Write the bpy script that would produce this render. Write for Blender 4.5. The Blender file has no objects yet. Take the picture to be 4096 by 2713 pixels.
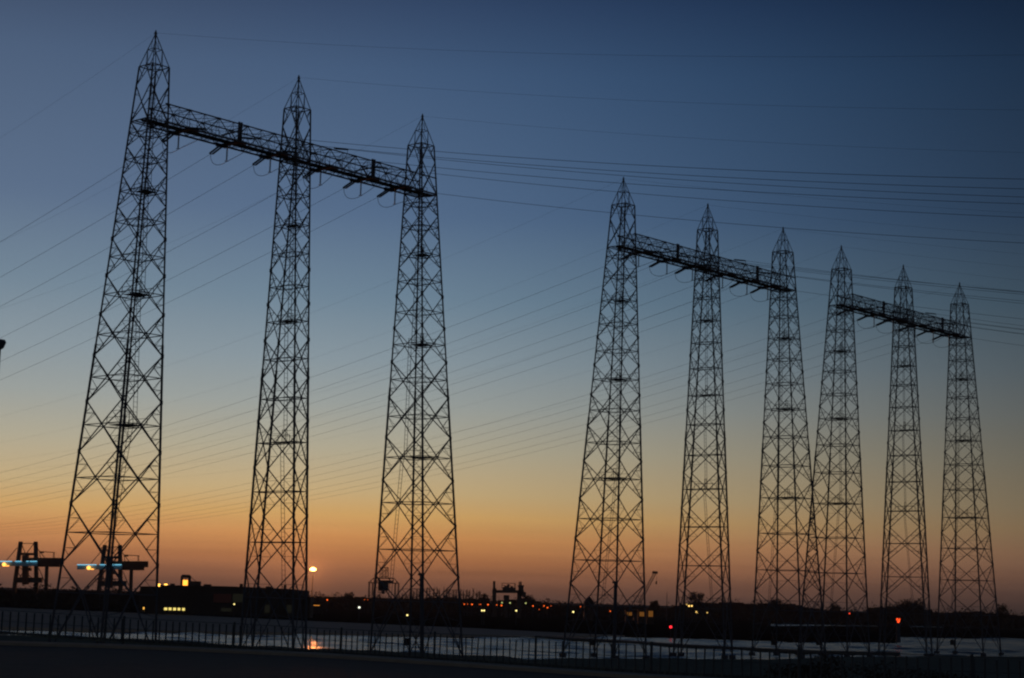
import bpy, math, random
from mathutils import Vector
random.seed(7)
S = bpy.context.scene
# ---------------------------------------------------------------- camera
R = math.radians
HC, F = 10.24, 7083.0                      # eye height above the bank, focal length in 4096-wide pixels
PITCH, ROLL = R(8.35), R(1.589)
cd = bpy.data.cameras.new("camera"); cam = bpy.data.objects.new("camera", cd)
S.collection.objects.link(cam); S.camera = cam
cd.sensor_width = 36.0; cd.lens = F / 4096 * 36; cd.clip_start = 0.5; cd.clip_end = 30000
fw = Vector((0, math.cos(PITCH), math.sin(PITCH))); up0 = Vector((0, -math.sin(PITCH), math.cos(PITCH))); rt0 = Vector((1, 0, 0))
cr, sr = math.cos(ROLL), math.sin(ROLL)
RT = rt0 * cr + up0 * sr                   # the photographer's camera leans to the left
UP = up0 * cr - rt0 * sr
from mathutils import Matrix
m = Matrix((( RT.x, UP.x, -fw.x, 0), (RT.y, UP.y, -fw.y, 0), (RT.z, UP.z, -fw.z, HC), (0, 0, 0, 1)))
cam.matrix_world = m
# ---------------------------------------------------------------- world: clear sky after sunset
def s2l(c):
    return tuple(((v / 255 / 12.92) if v / 255 <= .04045 else ((v / 255 + .055) / 1.055) ** 2.4) for v in c)
W = bpy.data.worlds.new("World"); S.world = W; W.use_nodes = True
nt = W.node_tree; nt.nodes.clear(); N = nt.nodes.new; LK = nt.links.new
def math_node(op, a, b=None, c=None, tree=None):
    n = (tree or nt).nodes.new('ShaderNodeMath'); n.operation = op
    for i, v in enumerate((a, b, c)):
        if v is None: continue
        if hasattr(v, 'node'): (tree or nt).links.new(v, n.inputs[i])
        else: n.inputs[i].default_value = v
    return n.outputs[0]
tc = N('ShaderNodeTexCoord'); sx = N('ShaderNodeSeparateXYZ'); LK(tc.outputs['Generated'], sx.inputs[0])
elev = math_node('MULTIPLY', math_node('ARCSINE', sx.outputs[2]), 180 / math.pi)     # degrees above the horizon
az = math_node('MULTIPLY', math_node('ARCTAN2', sx.outputs[0], sx.outputs[1]), 180 / math.pi)
ramp = N('ShaderNodeValToRGB'); ramp.color_ramp.interpolation = 'B_SPLINE' if False else 'LINEAR'
SKY = [(-1, (78, 58, 54)), (0.1, (110, 75, 60)), (0.6, (149, 95, 66)), (1.15, (183, 117, 70)), (1.8, (204, 139, 78)), (2.55, (205, 160, 95)),
       (3.3, (193, 167, 120)), (4.7, (173, 165, 141)), (6.1, (151, 157, 153)), (7.5, (130, 146, 155)), (9.5, (101, 127, 147)),
       (12.3, (72, 100, 134)), (16.8, (54, 83, 119)), (19.3, (38, 62, 97)), (40, (34, 46, 70)), (90, (26, 32, 48))]
el = ramp.color_ramp.elements
while len(el) > 1: el.remove(el[-1])
for i, (e, c) in enumerate(SKY):
    p = (e + 1) / 91
    k = el[0] if i == 0 else el.new(p)
    k.position = p; k.color = s2l(c) + (1,)
LK(math_node('DIVIDE', math_node('ADD', elev, 1), 91), ramp.inputs[0])
# the glow is strongest left of centre and the sky darkens away from it
daz = math_node('ABSOLUTE', math_node('ADD', az, 12))
fall = N('ShaderNodeMapRange'); fall.interpolation_type = 'SMOOTHSTEP'
fall.inputs[1].default_value = 4; fall.inputs[2].default_value = 38; fall.inputs[3].default_value = 1.08; fall.inputs[4].default_value = .20
LK(daz, fall.inputs[0])
# faint streaks of haze low on the horizon
mp = N('ShaderNodeMapping'); mp.inputs['Scale'].default_value = (3, 3, 90); LK(tc.outputs['Generated'], mp.inputs[0])
nz = N('ShaderNodeTexNoise'); nz.inputs['Scale'].default_value = 2.2; nz.inputs['Detail'].default_value = 3; LK(mp.outputs[0], nz.inputs[0])
low = N('ShaderNodeMapRange'); low.inputs[1].default_value = 0.3; low.inputs[2].default_value = 3.2; low.inputs[3].default_value = .42; low.inputs[4].default_value = 0.0
LK(elev, low.inputs[0])
streak = math_node('SUBTRACT', 1.0, math_node('MULTIPLY', math_node('SUBTRACT', nz.outputs[0], .42), low.outputs[0]))
east = N('ShaderNodeMapRange'); east.inputs[1].default_value = 45; east.inputs[2].default_value = 100; east.inputs[3].default_value = .2; east.inputs[4].default_value = .40
LK(daz, east.inputs[0])
mul = math_node('MULTIPLY', math_node('MAXIMUM', fall.outputs[0], east.outputs[0]), streak)
vm = N('ShaderNodeVectorMath'); vm.operation = 'SCALE'; LK(ramp.outputs[0], vm.inputs[0]); LK(mul, vm.inputs['Scale'])
hsv = N('ShaderNodeHueSaturation'); LK(vm.outputs[0], hsv.inputs['Color'])
lf = N('ShaderNodeMapRange'); lf.interpolation_type = 'SMOOTHSTEP'; lf.inputs[1].default_value = -22; lf.inputs[2].default_value = 14; lf.inputs[3].default_value = .82; lf.inputs[4].default_value = 1.0
rf = N('ShaderNodeMapRange'); rf.interpolation_type = 'SMOOTHSTEP'; rf.inputs[1].default_value = -4; rf.inputs[2].default_value = 22; rf.inputs[3].default_value = 0.0; rf.inputs[4].default_value = .24
LK(az, lf.inputs[0]); LK(az, rf.inputs[0]); lowm = N('ShaderNodeMapRange'); lowm.interpolation_type = 'SMOOTHSTEP'; lowm.inputs[1].default_value = 2; lowm.inputs[2].default_value = 9; lowm.inputs[3].default_value = 1.0; lowm.inputs[4].default_value = 0.0
LK(elev, lowm.inputs[0])
lsat = math_node('SUBTRACT', 1.0, math_node('MULTIPLY', math_node('SUBTRACT', 1.0, lf.outputs[0]), math_node('SUBTRACT', 1.25, lowm.outputs[0])))
LK(math_node('MULTIPLY', lsat, math_node('SUBTRACT', 1.0, math_node('MULTIPLY', rf.outputs[0], lowm.outputs[0]))), hsv.inputs['Saturation'])
bg = N('ShaderNodeBackground'); LK(hsv.outputs[0], bg.inputs[0]); bg.inputs[1].default_value = 1.0
wo = N('ShaderNodeOutputWorld'); LK(bg.outputs[0], wo.inputs[0])
S.view_settings.view_transform = 'Standard'; S.view_settings.look = 'None'
S.view_settings.exposure = 0; S.view_settings.gamma = 1
S.render.engine = 'CYCLES'; S.cycles.filter_width = 2.2; S.cycles.sample_clamp_indirect = 4

# ---------------------------------------------------------------- materials
MAT = {}
def mat(name, col, rough=.8, metal=0.0, noise=0.0, scale=1.0, emit=None, es=0.0, bump=0.0, spec=.5):
    if name in MAT: return MAT[name]
    mt = bpy.data.materials.new(name); mt.use_nodes = True; t = mt.node_tree; b = t.nodes['Principled BSDF']
    b.inputs['Base Color'].default_value = tuple(col) + (1,); b.inputs['Roughness'].default_value = rough
    b.inputs['Metallic'].default_value = metal; b.inputs['Specular IOR Level'].default_value = spec
    if spec == 0: b.inputs['IOR'].default_value = 1.0
    if noise or bump:
        g = t.nodes.new('ShaderNodeNewGeometry'); n = t.nodes.new('ShaderNodeTexNoise'); n.inputs['Scale'].default_value = scale
        n.inputs['Detail'].default_value = 5; t.links.new(g.outputs['Position'], n.inputs[0])
        if noise:
            mx = t.nodes.new('ShaderNodeMix'); mx.data_type = 'RGBA'
            mx.inputs[6].default_value = tuple(v * (1 - noise) for v in col) + (1,); mx.inputs[7].default_value = tuple(min(1, v * (1 + noise)) for v in col) + (1,)
            t.links.new(n.outputs[0], mx.inputs[0]); t.links.new(mx.outputs[2], b.inputs['Base Color'])
        if bump:
            bp = t.nodes.new('ShaderNodeBump'); bp.inputs['Strength'].default_value = bump; bp.inputs['Distance'].default_value = .5
            t.links.new(n.outputs[0], bp.inputs['Height']); t.links.new(bp.outputs[0], b.inputs['Normal'])
    if emit:
        b.inputs['Emission Color'].default_value = tuple(emit) + (1,); b.inputs['Emission Strength'].default_value = es
    MAT[name] = mt; return mt
steel = mat('galvanised_steel', (.070, .085, .11), .75, .2, .3, .6)
steel_thin = mat('galvanised_lacing', (.10, .12, .155), .75, .2, .3, .8)
walk = mat('weathered_grating', (.045, .048, .05), .9, 0, .3, 2)
glassy = mat('dark_porcelain', (.035, .045, .05), .35, 0, .2, 4)
cable = mat('aluminium_cable', (.11, .125, .14), .5, .5, .2, 1)
asphalt = mat('asphalt', (.055, .047, .040), .9, 0, .35, 1.4, bump=.25)
kerb_m = mat('concrete_kerb', (.34, .32, .26), .9, 0, .3, 1.0)
grass_m = mat('bank_grass', (.17, .195, .16), 1, 0, .5, .35, bump=.4, spec=0)
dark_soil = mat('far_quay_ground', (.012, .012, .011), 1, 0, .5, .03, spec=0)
mud = mat('pale_sand_shore', (.50, .44, .36), 1, 0, .25, .02, spec=0)
foliage = mat('bare_twigs', (.045, .040, .032), 1, 0, .4, .3, spec=0)
bark = mat('bark', (.05, .045, .038), 1, 0, .3, 1, spec=.05)
crane_paint = mat('crane_paint', (.06, .05, .045), .7, 0, .3, .2)
crane_rust = mat('crane_red_paint', (.13, .05, .028), .7, 0, .3, .2)
wall_m = mat('shed_cladding', (.028, .022, .018), .8, 0, .3, .15)
roof_m = mat('shed_roof', (.035, .03, .028), .8, 0, .3, .15)
fence_m = mat('fence_steel', (.07, .09, .10), .9, 0, .2, 3, spec=.1)
pane_yellow = mat('lit_window', (.1, .1, .05), .5, emit=(1.0, .78, .20), es=1.1)
pane_dim = mat('dim_lit_window', (.05, .05, .04), .5, emit=(.50, .50, .25), es=.010)
pane_red = mat('dim_red_panel', (.2, .06, .04), .7)
def water_mat():
    mt = bpy.data.materials.new('river_water'); mt.use_nodes = True; t = mt.node_tree; b = t.nodes['Principled BSDF']
    b.inputs['Base Color'].default_value = (.006, .010, .012, 1); b.inputs['Specular IOR Level'].default_value = .27; b.inputs['Roughness'].default_value = .25; b.inputs['IOR'].default_value = 1.16
    g = t.nodes.new('ShaderNodeNewGeometry'); prev = None
    for sc, st, dist, stretch in ((1.3, .5, .25, (.6, 1, 1)),):
        mpn = t.nodes.new('ShaderNodeMapping'); mpn.inputs['Scale'].default_value = stretch; t.links.new(g.outputs['Position'], mpn.inputs[0])
        n = t.nodes.new('ShaderNodeTexNoise'); n.inputs['Scale'].default_value = sc; n.inputs['Detail'].default_value = 3; t.links.new(mpn.outputs[0], n.inputs[0])
        bp = t.nodes.new('ShaderNodeBump'); bp.inputs['Strength'].default_value = st; bp.inputs['Distance'].default_value = dist
        t.links.new(n.outputs[0], bp.inputs['Height'])
        if prev: t.links.new(prev, bp.inputs['Normal'])
        prev = bp.outputs[0]
    t.links.new(prev, b.inputs['Normal']); return mt
water_m = water_mat()

# ---------------------------------------------------------------- helpers
class MB:
    def __init__(s): s.v = []; s.f = []; s.k = 1.0
    def bar(s, a, b, w=.1, h=None):
        a = Vector(a); b = Vector(b); d = b - a; w = w * s.k; h = h * s.k if h else None
        if d.length < 1e-5: return s
        d.normalize(); ref = Vector((0, 0, 1)) if abs(d.z) < .9 else Vector((1, 0, 0))
        x = d.cross(ref).normalized() * (w / 2); y = d.cross(x).normalized() * ((h or w) / 2)
        i = len(s.v)
        for p in (a, b):
            for q in (x + y, y - x, -x - y, x - y): s.v.append(p + q)
        s.f += [(i, i + 1, i + 2, i + 3), (i + 7, i + 6, i + 5, i + 4)] + [(i + k, i + 4 + k, i + 4 + (k + 1) % 4, i + (k + 1) % 4) for k in range(4)]
        return s
    def box(s, c, sz, rz=0):
        c = Vector(c); i = len(s.v); ca, sa = math.cos(rz), math.sin(rz)
        for dz in (-.5, .5):
            for dx, dy in ((-.5, -.5), (.5, -.5), (.5, .5), (-.5, .5)):
                x, y = dx * sz[0], dy * sz[1]
                s.v.append(c + Vector((x * ca - y * sa, x * sa + y * ca, dz * sz[2])))
        s.f += [(i, i + 3, i + 2, i + 1), (i + 4, i + 5, i + 6, i + 7)] + [(i + k, i + (k + 1) % 4, i + 4 + (k + 1) % 4, i + 4 + k) for k in range(4)]
        return s
    def tube(s, pts, rad, n=6, cap=True):
        pts = [Vector(p) for p in pts]; rr = rad if isinstance(rad, (list, tuple)) else [rad] * len(pts)
        base = len(s.v)
        for k, p in enumerate(pts):
            d = (pts[min(k + 1, len(pts) - 1)] - pts[max(k - 1, 0)])
            d = d.normalized() if d.length > 1e-6 else Vector((0, 0, 1))
            ref = Vector((0, 0, 1)) if abs(d.z) < .95 else Vector((1, 0, 0))
            x = d.cross(ref).normalized(); y = d.cross(x).normalized()
            for j in range(n):
                a = 2 * math.pi * j / n; s.v.append(p + (x * math.cos(a) + y * math.sin(a)) * rr[k])
        for k in range(len(pts) - 1):
            for j in range(n):
                q = base + k * n; s.f.append((q + j, q + (j + 1) % n, q + n + (j + 1) % n, q + n + j))
        if cap:
            s.f.append(tuple(base + j for j in range(n))[::-1]); s.f.append(tuple(base + (len(pts) - 1) * n + j for j in range(n)))
        return s
    def ball(s, c, r, n=8, sq=1.0):
        c = Vector(c)
        pts = [c + Vector((0, 0, -r * sq * math.cos(math.pi * k / n))) for k in range(n + 1)]
        return s.tube(pts, [max(.001, r * math.sin(math.pi * k / n)) for k in range(n + 1)], 8)
    def build(s, name, material, parent=None, loc=None):
        me = bpy.data.meshes.new(name)
        off = Vector(loc) if loc is not None else Vector((0, 0, 0))
        me.from_pydata([tuple(v - off) for v in s.v], [], s.f); me.materials.append(material); me.update()
        o = bpy.data.objects.new(name, me); S.collection.objects.link(o); o.parent = parent
        if loc is not None: o.location = off
        return o
def tag(o, label=None, cat=None, group=None, kind=None):
    for k, v in (('label', label), ('category', cat), ('group', group), ('kind', kind)):
        if v: o[k] = v
    return o
def empty(name, loc=(0, 0, 0), rz=0):
    o = bpy.data.objects.new(name, None); S.collection.objects.link(o); o.location = loc; o.rotation_euler = (0, 0, rz)
    o.empty_display_size = .5; return o
def ray(px, py):
    u = px - 2048; v = -(py - 1356.5)
    return (fw * F + RT * u + UP * v).normalized()
def on_ground(px, py, z=0.0):
    d = ray(px, py); t = (z - HC) / d.z; return Vector((0, 0, HC)) + d * t
def at(px, py, Y):
    d = ray(px, py); return Vector((0, 0, HC)) + d * (Y / d.y)
ORD = ['first', 'second', 'third', 'fourth', 'fifth', 'sixth', 'seventh', 'eighth', 'ninth', 'tenth', 'eleventh', 'twelfth', 'thirteenth', 'fourteenth', 'fifteenth', 'sixteenth', 'seventeenth', 'eighteenth', 'nineteenth', 'twentieth', 'twenty-first', 'twenty-second', 'twenty-third', 'twenty-fourth', 'twenty-fifth']

# ---------------------------------------------------------------- ground, water, land
def sheet(name, pts, z, material, skirt=0.0):
    from mathutils.geometry import tessellate_polygon
    P = [Vector((p.x, p.y, z)) for p in pts]
    tri = tessellate_polygon([P]); v = list(P); f = []
    for t in tri:
        a, b, c = (P[i] for i in t)
        f.append(tuple(t) if (b - a).cross(c - a).z > 0 else tuple(reversed(t)))
    if skirt:
        n = len(P); v += [p - Vector((0, 0, skirt)) for p in P]
        f += [(i, (i + 1) % n, n + (i + 1) % n, n + i) for i in range(n)]
    mb = MB(); mb.v = v; mb.f = f
    return tag(mb.build(name, material), kind='structure')
G = on_ground
sheet('riverbed', [Vector((-5000, -900, 0)), Vector((5000, -900, 0)), Vector((5000, 8000, 0)), Vector((-5000, 8000, 0))], -4, dark_soil)
# wind-ruffled water: real waves where they can be seen, flat further out
wv = []
for k in range(16):
    lam = random.uniform(4.5, 15) if k < 12 else random.uniform(20, 45); a_ = random.gauss(.35, .55); kk = 2 * math.pi / lam
    wv.append((kk * math.sin(a_), kk * math.cos(a_), random.uniform(0, 6.28), (.036 if k < 12 else .024) / kk))
def wave_z(x, y):
    g = .8 + .3 * math.sin(x * .021 + y * .013 + 1.3) * math.sin(y * .037 - x * .006) + .35 * math.sin(y * .31 + 2.2 * math.sin(x * .013)) * math.sin(y * .083 + x * .004)
    return min(-.3, -.8 + g * sum(A_ * math.sin(kx * x + ky * y + p_) for kx, ky, p_, A_ in wv))
mb = MB(); ys = []; y = 300.0
while y < 1250: ys.append(y); y += .85 * (y / 380) ** 1.3
nc = 170
for yi, y in enumerate(ys):
    for c in range(nc):
        x = (c / (nc - 1) - .5) * 2 * (y * .33 + 12); mb.v.append(Vector((x, y, wave_z(x, y) if 0 < yi < len(ys) - 1 and 0 < c < nc - 1 else -.8)))
for i in range(len(ys) - 1):
    for c in range(nc - 1):
        q = i * nc + c; mb.f.append((q, q + 1, q + nc + 1, q + nc))
b0 = len(mb.v); x0_, x1_ = ys[0] * .33 + 12, ys[-1] * .33 + 12
for p in ((-4500, 120), (4500, 120), (4500, 7500), (-4500, 7500), (-x0_, ys[0]), (x0_, ys[0]), (x1_, ys[-1]), (-x1_, ys[-1])): mb.v.append(Vector((p[0], p[1], -.8)))
mb.f += [(b0, b0 + 1, b0 + 5, b0 + 4), (b0 + 1, b0 + 2, b0 + 6, b0 + 5), (b0 + 2, b0 + 3, b0 + 7, b0 + 6), (b0 + 3, b0, b0 + 4, b0 + 7)]
wt = tag(mb.build('river_water', water_m), kind='structure')
for p in wt.data.polygons: p.use_smooth = True
far_edge = [(-500, 2440), (-100, 2424), (300, 2441), (600, 2453), (1300, 2486), (1900, 2512), (2190, 2527), (2500, 2541), (3000, 2556), (3080, 2557)]
back = [(3084, 2491), (3590, 2502), (4040, 2511), (4500, 2523), (5600, 2550)]
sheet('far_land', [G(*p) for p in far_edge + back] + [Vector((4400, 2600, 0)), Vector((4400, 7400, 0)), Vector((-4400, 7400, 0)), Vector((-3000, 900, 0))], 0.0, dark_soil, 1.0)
sheet('pale_shore', [G(x, y + .4) for x, y in far_edge[:8]] + [G(2190, 2543), G(1900, 2539), G(1600, 2536), (G(1450, 2536)), G(1300, 2530), G(900, 2526), G(600, 2519), G(0, 2506), G(-500, 2494)], -.08, mud, .8)
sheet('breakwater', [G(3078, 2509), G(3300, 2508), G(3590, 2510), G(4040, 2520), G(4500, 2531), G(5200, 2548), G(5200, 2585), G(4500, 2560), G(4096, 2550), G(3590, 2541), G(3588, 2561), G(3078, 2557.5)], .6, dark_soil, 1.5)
wallp = [(2120, 2541), (2300, 2552), (2500, 2563), (2761, 2580), (3000, 2592), (3200, 2602), (3420, 2607), (3600, 2609)]
sheet('river_wall', [G(x, y) for x, y in wallp] + [G(x, y - 4) for x, y in reversed(wallp)], -.1, mat('wet_stone', (.075, .085, .085), .8, 0, .3, .5), 1.2)
near_edge = [(-700, 2530), (0, 2530), (600, 2541), (1000, 2563), (1300, 2577), (1600, 2587), (1900, 2602), (2150, 2616), (2300, 2612), (2500, 2611), (2800, 2616), (3000, 2618), (3300, 2607), (3600, 2604), (4000, 2606), (4500, 2612)]
# near bank: flat ground under the pylons, rising to the dike road close to the camera
ne = [G(*p) for p in near_edge]
def edge_y(x):
    if x <= ne[0].x: return ne[0].y
    for a, b in zip(ne, ne[1:]):
        if a.x <= x <= b.x: return a.y + (b.y - a.y) * (x - a.x) / (b.x - a.x)
    return ne[-1].y
# fence line on the dike crown (x, y, rail top z)
FL = []
for px, h, dep in ((-500, 93, 100), (0, 94, 101), (600, 94, 122), (1300, 99, 139), (1900, 108, 150), (2500, 118, 162), (3100, 125, 171), (3700, 130, 178), (4096, 133, 181), (4700, 137, 187)):
    D = 1.1 * F / h; yh = 2396 + .02774 * (px - 2048); p = at(px, yh + dep, D); FL.append(p)
def fence_y(x):
    if x <= FL[0].x: return FL[0].y + (FL[0].x - x) * .75
    for a, b in zip(FL, FL[1:]):
        if a.x <= x <= b.x: return a.y + (b.y - a.y) * (x - a.x) / (b.x - a.x)
    return FL[-1].y - (x - FL[-1].x) * .3
def dike_z(x, y):
    fy = fence_y(x); d = y - fy - 1.6
    zt = 7.55
    if d <= 0: return zt
    z = max(0, zt - d / 2.6)
    return z
mb = MB(); xs = [-260 + 4 * i for i in range(141)]; T_ = [-200, -60, -20, -8, -3, -.5, 1, 1.6, 3, 6, 10, 14, 18, 22, 26]
rows = len(T_) + 8
for x in xs:
    fy = fence_y(max(-80, min(80, x))); ey = edge_y(x)
    for t in T_:
        y = fy + t; j = random.uniform(-.12, .12) if t > 3 else 0
        mb.v.append(Vector((x, y, dike_z(max(-80, min(80, x)), y) + j)))
    y0 = fy + 26
    for k in range(8):
        y = y0 + (ey - y0) * (k + 1) / 8
        mb.v.append(Vector((x, y, (random.uniform(-.1, .25) if k < 7 else -1.2))))
for i in range(len(xs) - 1):
    for k in range(rows - 1):
        a = i * rows + k; mb.f.append((a, a + rows, a + rows + 1, a + 1))
gnd = tag(mb.build('near_bank', grass_m), kind='structure')
for p in gnd.data.polygons: p.use_smooth = True
# road and kerb in front of the fence
def strip(name, d0, d1, z, material, h=0.0):
    b = MB(); pts = []
    xx = [-60 + 3 * i for i in range(41)]
    for x in xx: pts.append((Vector((x, fence_y(x) - d0, z)), Vector((x, fence_y(x) - d1, z))))
    for a, c in pts:
        b.v += [a, c]
        if h: b.v += [a - Vector((0, 0, h)), c - Vector((0, 0, h))]
    st = 4 if h else 2
    for i in range(len(pts) - 1):
        q = i * st; b.f.append((q + 1, q + st + 1, q + st, q))
        if h: b.f += [(q + 3, q + st + 3, q + st + 1, q + 1), (q, q + st, q + st + 2, q + 2)]
    return tag(b.build(name, material), kind='structure')
strip('road', 2.3, 45, 7.565, asphalt)
strip('kerb', .25, 2.3, 7.70, kerb_m, .2)

# ---------------------------------------------------------------- pylon gantries
X0 = Vector((-55.7, 261.1, 0)); AZ = R(41.949)
L = Vector((math.sin(AZ), math.cos(AZ), 0)); Q = Vector((-math.cos(AZ), math.sin(AZ), 0))
STEP = 29.005; OFFS = [0, 115.465, 198.244]         # the three gantries stand in one line
ZW, ZT, ZR, ZB = 88.9, 94.2, 80.2, 83.05
def prof(kind, z):
    q = (z + 5.8) / 94.688
    if kind == 'mid':
        b = 1.312 + .24 * q; p = 6.749 - 5.261 * q; return -b, b, p
    ui = 1.659 - .027 * q; uo = 8.359 - 6.914 * q; p = 6.67 - 4.981 * q
    return (-uo, ui, p) if kind == 'left' else (-ui, uo, p)
def corner(kind, z, i):
    a, b, p = prof(kind, z); return Vector(((a, b, b, a)[i], (-p, -p, p, p)[i], z))
DZ = [9.4, 18.1, 26.1, 33.9, 41.0, 47.4, 53.5, 59.2, 64.6, 69.3, 74.2, 78.3]
NZ = [13.6, 22.3, 30.0, 37.4, 44.3, 50.5, 56.4, 62.0, 67.0, 71.9, 76.3, 80.2]
PLAT = [33.9, 53.5, 69.3]
def mid_(a, b, t=.5): return a + (b - a) * t
def build_mast(kind, parent, u0):
    """local frame: x along the row, y across it"""
    off = Vector((u0, 0, 0)); C = lambda z, i: corner(kind, z, i)
    br = MB(); br.k = .8
    for i in range(4):
        j = (i + 1) % 4
        fc = lambda z: mid_(C(z, i), C(z, j))
        # base: inverted V from the lowest crossing to the feet
        c = fc(9.4)
        br.bar(C(13.6, i), c, .17).bar(C(13.6, j), c, .17)
        br.bar(c, C(0.4, i), .17).bar(c, C(0.4, j), .17)
        for k in (i, j):
            h = mid_(C(.4, k), c, .42); br.bar(h, C(h.z, k), .09); br.bar(h, C(6.2, k), .08); h2 = mid_(C(.4, k), c, .72); br.bar(h2, C(6.2, k), .07)
            d = mid_(C(13.6, k), c); br.bar(d, C(d.z, k), .08).bar(d, C(9.4, k), .07)
        for n in range(len(NZ) - 1):
            zl, zh, zc = NZ[n], NZ[n + 1], DZ[n + 1]; big = zl < 50
            w = .17 if big else .13
            c = fc(zc)
            for z, sgn in ((zl, -1), (zh, 1)):
                for k in (i, j):
                    br.bar(C(z, k), c, w)
                    d = mid_(C(z, k), c); br.bar(d, C(d.z, k), .075).bar(d, C(zc, k), .07)
                    if big:
                        e = mid_(C(z, k), c, .25) ; g = C(mid_(C(z, k), C(zc, k), .5).z, k); br.bar(e, g, .05)
        for n, z in enumerate(DZ):
            br.bar(C(z, i), C(z, j), .13 if n < 6 else .10, .16)
            if n < 9: br.box(fc(z), (.28, .28, .26) if z < 45 else (.2, .2, .2), 0)
            br.bar(fc(z), mid_(C(z, j), C(z, (j + 1) % 4)), .08)
        # head above the crossbeam
        n1 = 85.9
        c = fc(83.05)
        for z in (80.2, n1):
            for k in (i, j): br.bar(C(z, k), c, .15)
        for k in (i, j):
            d = mid_(C(80.2, k), c); br.bar(d, C(d.z, k), .07); d = mid_(C(n1, k), c); br.bar(d, C(d.z, k), .07)
        top = fc(ZW); br.bar(C(ZW, i), C(ZW, j), .15); br.bar(C(80.2, i), C(80.2, j), .18)
        for k in (i, j):
            br.bar(C(n1, k), top, .12); d = mid_(C(n1, k), top, .55); br.bar(C(ZW, k), d, .10); br.bar(C(ZW, k), mid_(top, fc(ZW)), .05)
        br.bar(top, mid_(C(ZW, j), C(ZW, (j + 1) % 4)), .14)
        # peak
        ap = Vector((0, 0, ZT)); t = (91.6 - ZW) / (ZT - ZW); pi, pj = mid_(C(ZW, i), ap, t), mid_(C(ZW, j), ap, t)
        br.bar(C(ZW, i), ap, .12).bar(pi, pj, .10).bar(top, pi, .09).bar(top, pj, .09).bar(mid_(pi, pj), mid_(ap, pi, .35), .06)
    br.tube([(0, 0, ZT - .9), (0, 0, ZT + .1), (0, 0, ZT + .55)], [.13, .2, .05]); br.bar((-.3, 0, ZT), (.3, 0, ZT), .12)
    for v in br.v: v += off
    o = br.build('lattice_mast', steel_thin, parent)
    for i in range(4):
        lg = MB(); lg.bar(C(-.6, i), C(46, i), .26).bar(C(46, i), C(ZW, i), .19)
        for z in NZ[:8]: lg.box(C(z, i), (.34, .34, .6))
        lg.box(C(-.2, i), (1.0, 1.0, .8))
        for v in lg.v: v += off
        lg.build('leg', steel, o)
    if kind != 'mid':
        c2 = C(2.3, 2) + off; cb = MB(); cb.box(c2 + Vector((-.1, .75, 0)), (.8, .8, 1.3)); cb.bar(c2 + Vector((-.1, .75, .3)), c2, .2); cb.build('switch_cabinet', walk, o)
    # inclined ladder with hoops, and vertical ladders between rest platforms
    ld = MB()
    if kind == 'mid': segs = [((-.3, -2.6, 8.5), (.2, .2, 33.9))]
    elif kind == 'left': segs = [((-2.9, 1.1, 8.5), (.1, .6, 33.9))]
    else: segs = [((-1.4, 2.4, 8.5), (-1.3, .6, 33.9))]
    e = segs[0][1]; segs += [((e[0] + .7, e[1], 33.9), (e[0] * .5, .4, 53.5)), ((e[0] * .5 + .6, .3, 53.5), (.2, .2, 69.3)), ((.6, .2, 69.3), (.2, .1, 88))]
    for a, b in segs:
        a, b = Vector(a), Vector(b); sd = Vector((.34, 0, 0)); n = int((b - a).length / .75)
        ld.bar(a - sd, b - sd, .06).bar(a + sd, b + sd, .06)
        for k in range(n): p = mid_(a, b, k / n); ld.bar(p - sd, p + sd, .05)
    for v in ld.v: v += off
    ld.build('ladder', steel_thin, o)
    for z in PLAT:
        a, b, p = prof(kind, z); pl = MB(); w = (b - a)
        pl.box((off.x + (a + b) / 2 + w * .12, 0, z + .1), (w * .5, p * .9, .07))
        cx = off.x + (a + b) / 2 + w * .12
        for sx_ in (-1, 1):
            for sy_ in (-1, 1):
                pl.bar((cx + sx_ * w * .27, sy_ * p * .5, z + .1), (cx + sx_ * w * .27, sy_ * p * .5, z + 1.2), .07)
            pl.bar((cx + sx_ * w * .27, -p * .5, z + 1.2), (cx + sx_ * w * .27, p * .5, z + 1.2), .06)
        for dx in (-.35, .35): pl.bar((cx + dx, 0, z + .1), (cx + dx, 0, z + 2.1), .08)
        pl.bar((cx - .35, 0, z + 2.1), (cx + .35, 0, z + 2.1), .08)
        pl.build('rest_platform', walk, o)
    # deck round the mast at beam level
    a, b, p = prof(kind, ZR); dk = MB()
    dk.box((off.x + (a + b) / 2 , 0, ZR + .08), (b - a - .6, .7, .07))
    dk.bar((off.x + a - .1, -p * .55, ZR), (off.x + b, -p * .55, ZR), .16).bar((off.x + a - .1, p * .55, ZR), (off.x + b, p * .55, ZR), .16)
    dk.build('deck', walk, o)
    return o
PH = [5.9, 15.4, 24.3, 35.2, 44.4, 52.5]
BV = 2.15
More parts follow.
